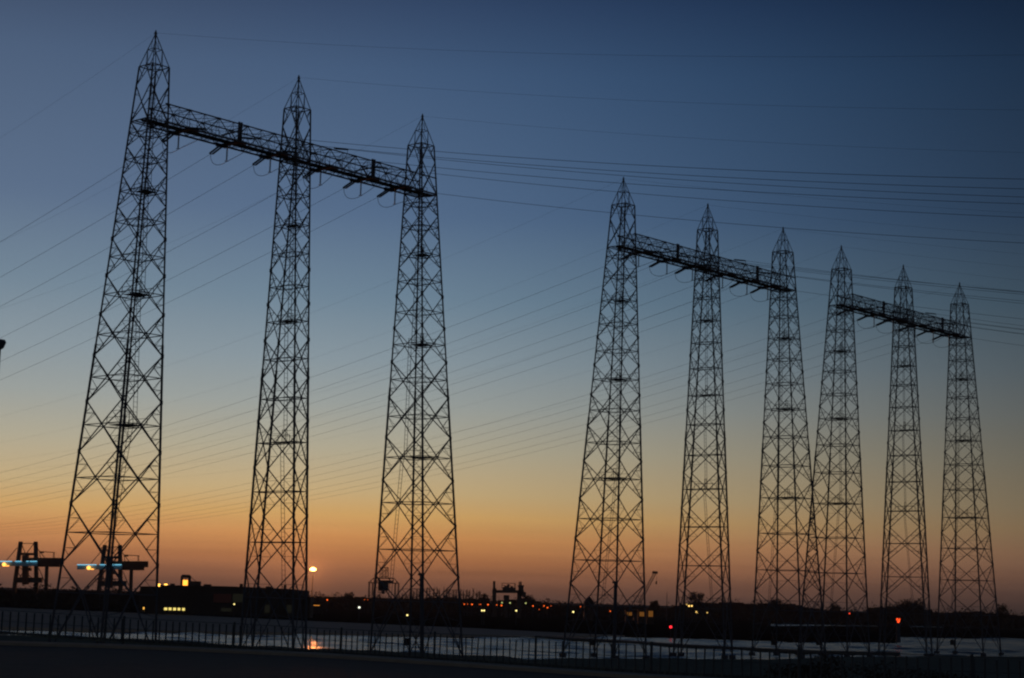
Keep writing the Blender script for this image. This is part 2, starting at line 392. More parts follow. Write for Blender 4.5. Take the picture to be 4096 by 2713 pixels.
def build_beam(parent):
    x0, x1 = 1.0, 2 * STEP + 1.9
    lac = MB(); lac.k = .8
    ups = []
    for base in (0, STEP): ups += [base + t for t in (1.52, 5.66, 11.36, 17.0, 22.66, 27.5)]
    for sv in (-BV, BV):
        for a, b in zip(ups, ups[1:]):
            m_ = (a + b) / 2
            lac.bar((a, sv, ZB), (m_, sv, ZR), .13).bar((m_, sv, ZR), (b, sv, ZB), .13)
            lac.bar((m_, sv, ZR), (m_, sv, ZB), .07).bar(((a + m_) / 2, sv, ZR), ((a + m_) / 2, sv, (ZR + ZB) / 2), .06).bar(((b + m_) / 2, sv, ZR), ((b + m_) / 2, sv, (ZR + ZB) / 2), .06)
            lac.bar((a, sv, ZB), (a, sv, ZR), .06)
            lac.bar((m_, sv, ZB), ((a + m_) / 2, sv, (ZR + ZB) / 2), .05).bar((m_, sv, ZB), ((b + m_) / 2, sv, (ZR + ZB) / 2), .05)
        for a in ups: lac.box((a, sv, ZB - .05), (.6, .12, .35))
    for a, b in zip(ups, ups[1:]):
        m_ = (a + b) / 2
        for z in (ZR, ZB):
            lac.bar((a, -BV, z), (a, BV, z), .11).bar((a, -BV, z), (m_, BV, z), .08).bar((m_, BV, z), (b, -BV, z), .08)
            lac.bar((a, BV, z), (m_, -BV, z), .07).bar((m_, -BV, z), (b, BV, z), .07)
        lac.bar((a, -BV, ZR), (a, BV, ZB), .07).bar((a, BV, ZR), (a, -BV, ZB), .07)
    bm = lac.build('crossbeam', steel_thin, parent)
    for sv in (-BV, BV):
        for z, w in ((ZR, .24), (ZB, .17)):
            MB().bar((x0, sv, z), (x1, sv, z), w).build('chord', steel, bm)
    wk = MB(); wk.box(((x0 + x1) / 2 - .5, 0, ZR + .14), (x1 - x0 + 3.5, 1.5, .1))
    for sv in (-.75, .75): wk.bar((x0 - 2, sv, ZR + .1), (x1 + 1, sv, ZR + .1), .12, .14)
    wk.build('walkway', walk, bm)
    hr = MB(); hr.k = .8; n = int((x1 - x0) / 1.45)
    for sv in (-.8, .8):
        for k in range(n + 1): hr.bar((x0 + k * 1.45, sv, ZR + .1), (x0 + k * 1.45, sv, ZR + 1.2), .07)
        for h in (.65, 1.2): hr.bar((x0, sv, ZR + h), (x0 + n * 1.45, sv, ZR + h), .045)
    hr.build('handrail', steel_thin, bm)
    for ph in PH:
        hf = MB(); hf.box((ph, 0, ZR - .05), (1.0, 2 * BV + .6, .24)); hf.box((ph, BV, ZR), (1.9, .5, .5)); hf.box((ph + .4, -BV, ZR), (2.2, .45, .42))
        if ph in (PH[1], PH[4]):
            for dx in (-.24, .24): hf.bar((ph + dx, -BV - .2, ZR), (ph + dx, -BV - .2, ZB + .25), .26)
            for k in range(5): hf.bar((ph - .3, -BV - .2, ZR + .3 + k * .55), (ph + .3, -BV - .2, ZR + .3 + k * .55), .1)
            hf.bar((ph, -BV - .2, 81.9), (ph, BV, 81.9), .2)
        hf.build('hanger_frame', steel, bm)
    return bm
def W3(p, org): return org + L * p[0] + Q * p[1] + Vector((0, 0, p[2]))
GN = ['nearest', 'middle', 'farthest']
ang = R(-(90 - 41.949) )
gant = empty('pylon_gantry', X0, 0); gant.rotation_euler = (0, 0, math.atan2(L.y, L.x))
for kind, u in (('left', 0), ('mid', STEP), ('right', 2 * STEP)): build_mast(kind, gant, u)
build_beam(gant)
glabels = ['largest steel gantry of three tall lattice masts joined by a crossbeam, at the left',
           'middle-sized steel gantry of three lattice masts joined by a crossbeam, right of centre',
           'smallest steel gantry of three lattice masts joined by a crossbeam, at the far right']
tag(gant, glabels[0], 'pylon', 'steel pylon gantries in a row on the bank')
def copy_tree(o, parent=None):
    c = o.copy(); S.collection.objects.link(c); c.parent = parent
    for ch in list(o.children): copy_tree(ch, c)
    return c
for i in (1, 2):
    g2 = copy_tree(gant); g2.location = X0 + L * OFFS[i]; g2['label'] = glabels[i]

def duct(g_root, kind, u0):
    du = MB(); cA = corner(kind, 0, 0); cB = corner(kind, 13.7, 0); o_ = Vector((u0 - .3, .1, 0))
    du.bar(cA + o_, cB + o_, .28, .4); du.box(cB + o_ + Vector((0, 0, .2)), (.7, .8, .4)); du.build('cable_duct', steel, g_root)
duct(gant, 'right', 2 * STEP); duct([o for o in S.objects if o.name == 'pylon_gantry.001'][0], 'left', 0)

# ---------------------------------------------------------------- insulators, jumpers, cables
def disc_string(mb, a, b, r=.15, n=15):
    a, b = Vector(a), Vector(b); pts = []; rr = []
    for k in range(n):
        for t, q in ((0, .3), (.15, 1), (.6, .85), (.7, .35)):
            pts.append(mid_(a, b, (k + t) / n)); rr.append(r * q)
    mb.tube(pts, rr, 6)
def wire(start, azd, slope, k, tmax, rad, n=90):
    d = Vector((math.sin(R(azd)), math.cos(R(azd)), 0)); pts = []
    for i in range(n + 1):
        t = tmax * (i / n) ** 1.3
        pts.append(start + d * t + Vector((0, 0, -slope * t + k * t * t)))
    return pts
def dirv(azd, drop):
    v = Vector((math.sin(R(azd)), math.cos(R(azd)), -drop)); return v.normalized()
LAZ, RAZ = -44.0, 118.5
RZ = [80.25, 80.8, 80.45, 83.25, 81.95, 79.5]
for g in range(3):
    org = X0 + L * OFFS[g]; gn = GN[g]; gpos = ['left gantry', 'middle gantry', 'right gantry'][g]
    ls = .2009 if g == 0 else .187
    for i, u in enumerate(PH):
        o_ = ORD[i]
        # tension pair on the far side
        a = W3((u, BV, ZR - .05), org); dl = dirv(LAZ, .30); e = a + dl * 3.0
        side = Vector((dl.y, -dl.x, 0)).normalized() * .28
        t = empty('tension_insulator', a); tag(t, f'slanting double insulator string below crossbeam of {gpos}, {o_} from left', 'insulator', 'slanting insulator strings under the crossbeams')
        for s_ in (-1, 1):
            mb = MB(); disc_string(mb, side * s_ + dl * .35, side * s_ + dl * 2.85, .17); mb.build('disc_string', glassy, t)
        MB().bar(side * -1.2 + dl * .3, side * 1.2 + dl * .3, .12).bar((0, 0, 0), dl * .3, .1).build('yoke', steel, t); MB().bar(side * -1.2 + dl * 2.9, side * 1.2 + dl * 2.9, .12).build('yoke', steel, t)
        # tension string on the camera side
        b = W3((u, -BV - .2, RZ[i]), org); dr = dirv(RAZ, .16); e2 = b + dr * 2.9
        t = empty('tension_insulator', b); tag(t, f'insulator string pulling right from crossbeam of {gpos}, {o_} from left', 'insulator', 'insulator strings on the camera side of the crossbeams')
        side2 = Vector((dr.y, -dr.x, 0)).normalized() * .22
        for s_ in (-1, 1):
            mb = MB(); disc_string(mb, side2 * s_ + dr * .3, side2 * s_ + dr * 2.8, .15); mb.build('disc_string', glassy, t)
        MB().bar(side2 * -1.2 + dr * .25, side2 * 1.2 + dr * .25, .1).build('yoke', steel, t); MB().bar(side2 * -1.2 + dr * 2.85, side2 * 1.2 + dr * 2.85, .1).build('yoke', steel, t)
        # hanging string
        h0 = W3((u - .5, 0, ZR), org); h1 = h0 - Vector((0, 0, 3.0)); mb = MB(); disc_string(mb, Vector((0, 0, -.15)), Vector((0, 0, -2.9)), .16); mb.bar((0, 0, .1), (0, 0, -.2), .1).bar((-.3, 0, -2.95), (.3, 0, -2.95), .1)
        t = mb.build('hanging_insulator', glassy, None, None); t.location = h0
        tag(t, f'vertical insulator string hanging from crossbeam of {gpos}, {o_} from left', 'insulator', 'hanging insulator strings under the crossbeams')
        # jumper loop
        e1 = e; pts = []
        P0, P1, P2 = e1, h1 + Vector((0, 0, -.05)), e2
        lowA = mid_(P0, P1, .55); lowA.z = P1.z - .35
        for k in range(13):
            q = k / 12; pts.append(P0 * (1 - q) ** 3 + (P0 + Vector((0, 0, -2.0))) * (3 * q * (1 - q) ** 2) + (P1 + (P0 - P1) * .45 + Vector((0, 0, -(P0.z - P1.z) * .45 - .5))) * (3 * q * q * (1 - q)) + P1 * q ** 3)
        for k in range(1, 13):
            q = k / 12; pts.append(P1 * (1 - q) ** 3 + (P1 + (P2 - P1) * .45 + Vector((0, 0, .5 - (P2.z - P1.z) * .35))) * (3 * q * (1 - q) ** 2) + (P2 + Vector((0, 0, -1.6))) * (3 * q * q * (1 - q)) + P2 * q ** 3)
        t = MB().tube(pts, .045, 5).build('jumper_cable', cable); tag(t, f'slack cable loop under crossbeam of {gpos}, {o_} from left', 'cable', 'jumper loops under the crossbeams')
        # conductors
        w_ = MB().tube(wire(e, LAZ, ls, 1.833e-4, 1000, 0), .027 if g == 0 else .028, 5).build('power_line', cable)
        tag(w_, f'power line running left from crossbeam of {gpos}, {o_} in order from its left mast', 'power line', 'conductors running left')
        w_ = MB().tube(wire(e2, RAZ, .197, 3.55e-4, 560, 0), .034, 5).build('power_line', cable)
        tag(w_, f'power line running right from crossbeam of {gpos}, {o_} in order from its left mast', 'power line', 'conductors running right')
    for k in range(3):
        a = org + L * (STEP * k) + Vector((0, 0, ZT + .1))
        nm = ('left', 'middle', 'right')[k]
        w_ = MB().tube(wire(a, LAZ, .2, 4.5e-4 if g == 0 else 2.5e-4, 440 if g == 0 else 800, 0), .013, 4).build('earth_wire', cable)
        tag(w_, f'thin earth wire running left from peak of {nm} mast of {gpos}', 'earth wire', 'earth wires running left')
        w_ = MB().tube(wire(a, RAZ, .1972, 3.5e-4, 560, 0), .013, 4).build('earth_wire', cable)
        tag(w_, f'thin earth wire running right from peak of {nm} mast of {gpos}', 'earth wire', 'earth wires running right')

# ---------------------------------------------------------------- fence on the dike
fence = empty('fence', FL[3]); fo = FL[3]
tag(fence, 'long low fence of thin upright posts along the dike road in the foreground', 'fence')
pl_ = [p for p in FL]
def along(spacing):
    out = []; carry = 0
    for a, b in zip(pl_, pl_[1:]):
        d = (b - a).length; t = carry
        while t < d: out.append((mid_(a, b, t / d), (b - a).normalized())); t += spacing
        carry = t - d
    return out
top = MB(); bot = MB()
for a, b in zip(pl_, pl_[1:]):
    top.bar(a - fo, b - fo, .025, .025); top.bar(a - fo - Vector((0, 0, .5)), b - fo - Vector((0, 0, .5)), .02, .02); dz = Vector((0, 0, -1.02)); bot.bar(a + dz - fo, b + dz - fo, .09, .10)
top.build('wire', fence_m, fence); bot.build('bottom_rail', fence_m, fence)
bars = along(.37); vis = []
for p, d in bars:
    vis.append((p, d))
order = sorted(vis, key=lambda q: q[0].length)
inview = [q for q in order if abs(math.atan2(q[0].x, q[0].y)) < R(16.3)]
main = inview[:100]; rest = [q for q in order if q not in main]
bme = MB().bar((0, 0, -.05), (0, 0, -1.02), .06, .05); bobj = None
for p, d in main:
    if bobj is None: bobj = bme.build('upright_bar', fence_m, fence); o = bobj
    else: o = bobj.copy(); S.collection.objects.link(o); o.parent = fence
    o.location = p - fo + Vector((0, 0, random.uniform(-.05, .03))); o.rotation_euler = (random.gauss(0, .012), random.gauss(0, .02), 0)
mb = MB()
for p, d in rest: mb.bar(p - fo + Vector((0, 0, -.05)), p - fo + Vector((0, 0, -1.02)), .075, .06)
tag(mb.build('upright_bars', fence_m, fence), kind='stuff')
po = None
for k, (p, d) in enumerate(along(5.9)):
    if po is None: po = MB().bar((0, 0, .08), (0, 0, -1.2), .09, .09).build('post', fence_m, fence); o = po
    else: o = po.copy(); S.collection.objects.link(o); o.parent = fence
    o.location = p - fo + d * .12

# dry weeds along the foot of the fence
wd = MB()
for p, d in along(.05):
    for _ in range(3):
        q = p + Vector((random.uniform(-.1, .1), random.uniform(-.5, 1.2), -1.14)); h_ = abs(random.gauss(.1, .13)) + .04; i = len(wd.v)
        wd.v += [q + Vector((-.02, 0, 0)), q + Vector((.02, 0, 0)), q + Vector((random.uniform(-.12, .12), 0, h_))]; wd.f.append((i, i + 1, i + 2))
tag(wd.build('weeds', grass_m), 'dry weeds and grass along the foot of the fence', 'grass', kind='stuff')

# ---------------------------------------------------------------- lamp post cut by the left edge
lp = at(-8, 1372, 44); lamp = empty('lamp_post', (lp.x, lp.y, 7.55)); h = lp.z - 7.55
tag(lamp, 'dark lamp post with a flat round head, cut off by the left edge', 'lamp post')
MB().tube([(0, 0, 0), (0, 0, 1.2), (0, 0, 1.21), (0, 0, h - .1)], [.13, .13, .10, .085], 12).build('pole', steel, lamp)
MB().tube([(0, 0, h - .16), (0, 0, h - .12), (0, 0, h + .02), (0, 0, h + .08)], [.10, .15, .2, .17], 14).build('lamp_head', steel, lamp)

# ---------------------------------------------------------------- far shore: trees
def yh(px): return 2396 + .02774 * (px - 2048)
def leaf_blob(mb, c, rx, rz, n, size, low=0):
    for _ in range(n):
        a = random.uniform(0, 2 * math.pi); zz = random.uniform(-1, 1); rr = math.sqrt(max(0, 1 - zz * zz)) * random.uniform(.45, 1.0) ** .5
        p = Vector((c[0] + rx * rr * math.cos(a), c[1] + rx * rr * math.sin(a), c[2] + rz * zz * random.uniform(.7, 1.05)))
        i = len(mb.v); s = size * random.uniform(.5, 1.4)
        for _k in range(3): mb.v.append(p + Vector((random.uniform(-s, s), random.uniform(-s, s), random.uniform(-s, s))))
        mb.f.append((i, i + 1, i + 2))
PR = [(-300, 2330), (0, 2335), (60, 2342), (150, 2336), (260, 2345), (320, 2342), (400, 2348), (520, 2346), (640, 2350), (1140, 2362), (1240, 2370), (1340, 2374), (1400, 2371), (1500, 2377), (1560, 2381), (1640, 2382), (1700, 2378),
      (1800, 2376), (1940, 2376), (1965, 2391), (2050, 2385), (2110, 2377), (2150, 2387), (2200, 2400), (2260, 2409), (2380, 2408), (2440, 2412), (2500, 2406), (2560, 2411), (2640, 2416), (2700, 2410),
      (2760, 2400), (2860, 2396), (2950, 2396), (3020, 2400), (3100, 2396), (3170, 2402), (3220, 2414), (3300, 2428), (3400, 2432), (3470, 2434), (3500, 2412), (3600, 2408), (3680, 2418), (3760, 2433), (3850, 2434), (3930, 2432), (4040, 2446), (4300, 2452)]
def prof_y(x):
    for a, b in zip(PR, PR[1:]):
        if a[0] <= x <= b[0]: return a[1] + (b[1] - a[1]) * (x - a[0]) / (b[0] - a[0])
    return PR[-1][1]
wood = MB(); x = -300
while x < 4300:
    Y = random.uniform(1150, 1400) if x > 1150 else (random.uniform(830, 930) if x > 640 else random.uniform(800, 900))
    hgt = at(x, prof_y(x), Y).z + random.choice((random.uniform(-3.5, -1), random.uniform(-1.2, 1.4)))
    if 640 < x < 1240: hgt -= 2.5
    b = at(x, yh(x), Y); r = random.uniform(3.2, 6.0)
    leaf_blob(wood, (b.x, b.y, hgt * .55), r * 1.25, hgt * .47, 110, .75)
    leaf_blob(wood, (b.x, b.y, hgt * .3), r * 1.6, hgt * .32, 60, 1.5)
    wood.bar((b.x, b.y, 0), (b.x, b.y, hgt * .7), .35)
    x += random.uniform(13, 30) * 1150 / Y
# solid core of the wood so that little shows through low down
x = -300
while x < 4300:
    Y = 1420 if x > 1150 else 960
    hgt = max(2.5, at(x, prof_y(x), Y).z - random.uniform(2.5, 4.2)); b = at(x, yh(x), Y)
    wood.box((b.x, b.y, hgt / 2), (9, 6, hgt)); x += 26
tag(wood.build('far_wood', foliage), 'dark line of bare trees along the far shore', 'wood', kind='stuff')
def tree(px, ytop, Y, rad, label, name='bare_tree', group=None, n=900, size=.4, flat=1.0):
    b = at(px, yh(px), Y); hgt = at(px, ytop, Y).z; root = empty(name, (b.x, b.y, 0)); tag(root, label, 'tree', group)
    tr = MB(); tr.tube([(0, 0, 0), (0, 0, hgt * .3), (.2, 0, hgt * .6)], [hgt * .022, hgt * .017, hgt * .01], 7)
    cr_ = MB()
    for k in range(26):
        a = random.uniform(0, 6.28); z0 = hgt * random.uniform(.22, .5); q = random.uniform(.5, 1)
        z1 = hgt * random.uniform(.55, .97); e = Vector((math.cos(a) * rad * q * (1.15 - (z1 / hgt) * .55), math.sin(a) * rad * q * (1.15 - (z1 / hgt) * .55), z1))
        p0 = Vector((0, 0, z0)); pm = mid_(p0, e) + Vector((0, 0, hgt * .04)); tr.tube([p0, pm, e], [.13, .08, .03], 4)
        for _ in range(5):
            f0 = mid_(pm, e, random.random()); tr.bar(f0, f0 + Vector((random.uniform(-1, 1), random.uniform(-1, 1), random.uniform(.2, 1.4))) * rad * .22, .05)
        leaf_blob(cr_, e * .93, rad * .3, rad * .24, n // 26, size)
    leaf_blob(cr_, (0, 0, hgt * .62), rad * .8, hgt * .28, n // 3, size)
    tr.build('trunk', bark, root); cr_.build('crown', foliage, root); return root
tree(2785, 2364, 1150, 6.6, 'largest bushy bare tree, standing above the shore behind middle gantry', n=1500, size=.5)
tree(2618, 2398, 1200, 4.4, 'small round tree right of the mobile crane jib', n=900, size=.5)
tree(3105, 2388, 1150, 6.5, 'broad low tree between the last two masts of the middle gantry', n=1200, size=.5)
tree(3340, 2411, 1150, 4.6, 'round dome-shaped tree seen through the left mast of the right gantry', n=900, size=.5)
tree(3640, 2400, 1200, 13.0, 'wide rounded tree clump behind middle mast of the right gantry', n=2600, size=.6)
tree(4008, 2412, 1100, 5.2, 'bushy tree beside the last mast at far right', n=1000, size=.5)
tree(2112, 2376, 1250, 5.0, 'rounded tree just right of the portal crane', n=900, size=.5)
tree(1940, 2368, 1250, 3.6, 'small tree at right end of the poplar row', n=700, size=.5)
tree(1396, 2368, 1250, 5.5, 'low spreading tree between the bright lamp mast and the lattice loader', n=900, size=.5)
pop = []
for k in range(26):
    px = 1585 + k * 13.4 + random.uniform(-3.5, 3.5); yt = (2384 - (px - 1585) * .30 if px < 1680 else 2351 + (px - 1680) * .03) + random.uniform(-5, 5)
    Y = 1230; b = at(px, yh(px), Y); hgt = at(px, yt, Y).z
    root = empty('poplar_tree', (b.x, b.y, 0)); tag(root, f'thin bare poplar, {ORD[k] if k < 25 else "last"} from left in the row behind the lattice loader', 'tree', 'row of bare poplars')
    tr = MB().tube([(0, 0, 0), (0, 0, hgt * .5), (0, 0, hgt)], [.42, .32, .12], 5); cr_ = MB()
    for _ in range(44):
        z = random.uniform(.25, .9) * hgt; a = random.uniform(0, 6.28); q = random.uniform(.5, 1.3)
        tr.bar((0, 0, z), (q * math.cos(a), q * math.sin(a), z + random.uniform(1.2, 2.6)), .11)
    leaf_blob(cr_, (0, 0, hgt * .6), .8, hgt * .33, 60, .28); leaf_blob(cr_, (0, 0, hgt * .3), 1.3, hgt * .25, 60, .5)
    tr.build('trunk', bark, root); cr_.build('crown', foliage, root)

# bushes on the near bank
def bush(px, py, Y, w, h_, label, n=900, zb=0):
    b = at(px, py, Y); root = empty('bush', (b.x, b.y, zb)); tag(root, label, 'bush')
    cr_ = MB(); st = MB()
    for k in range(12):
        a = random.uniform(-1, 1); c = (a * w * .8, random.uniform(-1, 1) * w * .3, h_ * random.uniform(.25, .6) * (1.1 - abs(a) * .6))
        st.bar((0, 0, -.1 - .01 * k), c, .08); leaf_blob(cr_, c, w * .35, h_ * .33 * (1.2 - abs(a) * .6), n // 12, .16)
    st.build('stem', bark, root); cr_.build('foliage', foliage, root)
bush(3330, 2640, 150, 5.5, 2.4, 'dark scrubby bush on the near bank below left mast of right gantry', 1500, 4.2)
bush(3560, 2650, 170, 7.5, 2.2, 'low wide bush on the near bank below middle mast of right gantry', 1500, 3.4)

# ---------------------------------------------------------------- far shore: cranes and buildings
def px_m(Y): return F / Y
def local(Y, px0, py0):
    o = at(px0, py0, Y)
    def P(px, py, dy=0): p = at(px, py, Y) - o; return Vector((p.x, p.y + dy, p.z))
    return o, P
def quay_crane(shift, dyp, label):
    Y = 900; c1 = lambda x, y: (x / 2.559 + shift, 2100 + y / 2.559 + dyp)
    o = at(*c1(245, 620), Y); o = Vector((o.x, o.y, 0)); root = empty('quay_crane', o); tag(root, label, 'crane', 'quay cranes with lit booms')
    P = lambda x, y, dy=0: at(*c1(x, y), Y) - o + Vector((0, dy, 0))
    G0 = lambda x, dy=0: Vector((P(x, 600).x, dy, .1))
    for xt, xb, dy in ((190, 130, 4), (345, 352, 4)):
        m_ = MB(); m_.bar(P(xt, 178, dy), P(xb, 610, dy), 1.6, 1.9); m_.bar(P(xb, 600, dy), G0(xb, dy), 1.8); m_.box(P(xt, 176, dy), (1.7, 1.6, .8)); m_.build('leg', crane_paint, root)
    m_ = MB().bar(P(480, 425, 0), G0(480), 1.3, 1.6); m_.build('leg', crane_paint, root)
    m_ = MB().bar(P(190, 186, 4), P(345, 188, 4), .35).bar(P(160, 294, 4), P(350, 298, 4), 1.2).bar(P(130, 565, 4), P(410, 565, 4), 2.6)
    for a, b in (((205, 190), (240, 285)), ((330, 190), (255, 290)), ((160, 230), (50, 362)), ((360, 230), (442, 335)), ((380, 440), (442, 585)), ((150, 460), (205, 540)), ((240, 460), (180, 540)), ((300, 420), (200, 560)), ((180, 430), (330, 560))):
        m_.bar(P(*a, 3), P(*b, 3), .32)
    m_.build('bracing', crane_paint, root)
    m_ = MB().bar(P(272, 365, 2), P(640, 368, 2), 2.2, 3.0).bar(P(380, 410, 2), P(602, 412, 2), 1.6, 1.8); m_.bar(P(638, 352, 2), P(638, 392, 2), .6); m_.build('rear_boom', crane_rust, root)
    fb = MB().bar(P(-72 , 398, 0), P(385, 398, 0), 1.6, 2.3); fb = fb.build('front_boom', mat('boom_lit_blue', (.30, .52, .62), .6), root)  # blue cast of the strip lights is put into the boom colour
    for a, b in ((-70, 128), (160, 225), (275, 300), (312, 384)):
        MB().bar(P(a, 373, -1.1), P(b, 373, -1.1), .3, .22).build('glow_strip', mat('cool_strip_light', (.3, .5, .6), .5, emit=(.25, .75, 1.0), es=1.3), root)
    m_ = MB().bar(P(245, 310, 3), P(245, 610, 3), 2.6, 2.9).box(P(290, 455, 1), (2.4, 2, 1.5)); m_.build('machine_house', crane_rust, root)
    m_ = MB().bar(P(405, 275), P(415, 345), .3).bar(P(555, 280), P(555, 345), .3).bar(P(400, 272), P(562, 282), .35).box(P(432, 282), (1.6, 1, .7)).bar(P(545, 280), P(545, 345), .2); m_.build('gallery_frame', crane_paint, root)
    MB().ball(P(50, 406, -1.6), .95, 8).build('floodlight', mat('amber_flood', (.5, .3, .1), .5, emit=(1.0, .36, .06), es=3.2), root)
    MB().box(P(85, 420, -1.6), (1.6, .4, .35)).build('floodlight', MAT['amber_flood'], root)
quay_crane(0, 0, 'quay crane with blue-lit boom at the far left edge')
quay_crane(338, 13.5, 'quay crane with blue-lit boom seen through base of the left gantry')

def light(px, py, Y, r, col, es, label, name='street_lamp', group=None, pole=True, cat='street lamp', head=None):
    p = at(px, py, Y); root = empty(name, (p.x, p.y, 0)); tag(root, label, cat, group)
    mk = f'lamp_{int(col[0]*99)}_{int(col[1]*99)}_{int(col[2]*99)}_{int(es*10)}'
    if pole: MB().tube([(0, 0, 0), (0, 0, p.z * .5), (0, 0, p.z + r * .7)], [.14, .11, .08], 6).build('pole', steel, root)
    MB().tube([(0, 0, p.z + r * .75), (0, 0, p.z + r * 1.05)], [r * .9, r * .5], 8).build('hood', steel, root)
    MB().ball((0, 0, p.z), r, 8, 1.0).build('lantern', mat(mk, (.2, .2, .2), .5, emit=col, es=es), root)
OR_, WH, GRN = (1.0, .13, .012), (1.0, .82, .28), (.75, .85, .35)
row = [(1241, 2396, .8), (1309, 2400, 1.1), (1458, 2399, .45), (1472, 2400, .7), (1857, 2417, .9), (1870, 2417, .5), (1888, 2418, 1.2), (1917, 2418, .5), (1923, 2418, .6), (1952, 2419, 1.25), (1987, 2420, .8), (2006, 2422, 1.3),
       (2132, 2424, 1.05), (2157, 2438, .5), (2176, 2424, .95), (2190, 2431, 1.1), (2204, 2424, .5), (2322, 2427, .7), (2441, 2445, .9), (2560, 2445, .8)]
for k, (px, py, s) in enumerate(row):
    light(px, py, 1050, .36 * s ** .6, OR_, 1.9 * s ** .6, f'small orange street lamp on the far shore, {ORD[k]} from left', group='orange street lamps on the far shore')
wrow = [(937, 2417, 1.0, 'beside the long shed'), (1437, 2430, 1.9, 'brightest, white, between lamp mast and lattice loader'), (1629, 2461, 1.5, 'low behind the right mast of left gantry'), (1928, 2442.5, 1.3, 'left of a touching pair under the poplars'), (1936.5, 2442.5, 1.3, 'right of a touching pair under the poplars'),
        (2065, 2443, 1.3, 'below the portal crane'), (2293, 2448, 1.5, 'left of the middle gantry base')]
for px, py, s, tx in wrow:
    light(px, py, 700, .29 * s ** .5, WH if s < 1.9 else (.95, .95, .75), 2.1, f'yellowish white lamp {tx}', group='white lamps on the far shore')
for px, py, s, tx in [(2008, 2411, .5, 'under left leg of portal crane'), (2040, 2412, .5, 'under beam of portal crane'), (2103, 2413, .5, 'just right of portal crane'), (2787, 2449, 1.0, 'low behind middle mast of middle gantry'), (2829, 2451, .45, 'at lower right of the big bare tree'),
                      (2756, 2424, .8, 'left of a pair under the big bare tree'), (2767, 2424, .8, 'right of a pair under the big bare tree'), (2747, 2418, .4, 'uppermost of three under the big bare tree')]:
    light(px, py, 1050, .6 * s ** .5, (1.0, .62, .16) if px > 2500 else (.55, .6, .2), 2.4 * s, f'tiny yellow lamp {tx}', group='tiny yellow lamps on the far shore')
light(2683, 2508, 560, .42, (1.0, .02, .03), 2.5, 'small red navigation light low on the shore between two masts', 'red_marker_light', cat='navigation light')
light(3398, 2454, 900, .35, (1.0, .06, .02), 1.6, 'tiny red light behind the right gantry', 'red_marker_light', cat='navigation light')
# beacon on the breakwater end
p = at(3593, 2482, 566); root = empty('harbour_beacon', (p.x, p.y, .6)); tag(root, 'bright red-orange beacon on a post at the breakwater end', 'beacon'); hz = p.z - .6
MB().tube([(0, 0, -.6), (0, 0, hz - .7)], [.75, .6], 10).build('post', steel, root)
MB().tube([(0, 0, hz - .8), (0, 0, hz - .2), (0, 0, hz + .6)], [.2, .45, .6], 10).build('lantern', mat('red_beacon', (.4, .05, .02), .5, emit=(1.0, .07, .012), es=2.2), root)
MB().tube([(0, 0, hz + .6), (0, 0, hz + .8)], [.85, .4], 10).build('hood', steel, root)
# jetty head block under it
p = at(3588, 2552, 563)
# tall floodlight mast
Y = 1790; p = at(1252, 2277, Y); root = empty('floodlight_mast', (p.x, p.y, 0)); tag(root, 'very tall thin mast with a dazzling white-orange floodlight cluster', 'floodlight mast')
MB().tube([(0, 0, 0), (0, 0, p.z - 2)], [.55, .3], 8).build('pole', steel, root)
fl = MB()
for k in range(10):
    a = k * .628; fl.ball((2.0 * math.cos(a), 2.0 * math.sin(a), p.z - .3), 1.25, 6)
fl.ball((0, 0, p.z), 2.3, 8, .9)
fl.build('floodlight', mat('flood_glow', (1, .8, .5), .5, emit=(1.0, .42, .10), es=12.0), root)
MB().tube([(0, 0, p.z + 1.8), (0, 0, p.z + 2.2)], [1.2, .8], 10).build('hood', steel, root)
ld_ = bpy.data.lights.new('floodlight_lamp', 'SPOT'); ld_.spot_size = R(130); ld_.spot_blend = .6; ld_.energy = 2.6e6; ld_.color = (1.0, .30, .07); ld_.shadow_soft_size = 7.0
lo = bpy.data.objects.new('floodlight_lamp', ld_); S.collection.objects.link(lo); lo.parent = root; lo.location = (0, -4.5, p.z); lo.rotation_euler = (R(72), 0, 0); lo.rotation_euler = (R(80), 0, R(180))

# long sheds
def shed(pa, pb, ytops, Y, depth, label, windows=(), name='warehouse'):
    """front wall from pixel column pa to pb, base on the ground at Y; ytops: [(px, py)] roof outline"""
    c = at((pa + pb) / 2, 2400, Y); root = empty(name, (c.x, Y, 0)); tag(root, label, 'warehouse'); o = Vector((c.x, Y, 0))
    prf = [(at(x, y, Y).x - o.x, at(x, y, Y).z) for x, y in ytops]; w = MB(); r = MB(); n = len(prf)
    for y in (0, depth):
        for (x, z) in prf: w.v.append(Vector((x, y, z))); 
        for (x, z) in prf: w.v.append(Vector((x, y, 0)))
    for k in range(n - 1):
        w.f.append((k, n + k, n + k + 1, k + 1)); w.f.append((2 * n + k, 2 * n + k + 1, 3 * n + k + 1, 3 * n + k))
    w.f += [(0, 2 * n, 3 * n, n), (n - 1, 2 * n - 1, 4 * n - 1, 3 * n - 1)]
    w.build('wall', wall_m, root)
    for (x0, z0), (x1, z1) in zip(prf, prf[1:]):
        a, b = Vector((x0, depth / 2, z0 + .2)), Vector((x1 , depth / 2, z1 + .2)); r.bar(a, b, depth + 1.5, .35)
    r.build('roof', roof_m, root)
    for (x0, y0, x1, y1, mt) in windows:
        A = at(x0, y0, Y); B = at(x1, y1, Y); fr = MB().box(((A.x + B.x) / 2 - o.x, -.06, (A.z + B.z) / 2), (abs(B.x - A.x) + .15, .1, abs(A.z - B.z) + .15)).build('window', roof_m, root)
        MB().box(((A.x + B.x) / 2 - o.x, -.13, (A.z + B.z) / 2), (abs(B.x - A.x), .06, abs(A.z - B.z))).build('pane', mt, fr)
    return root
pw = pane_yellow
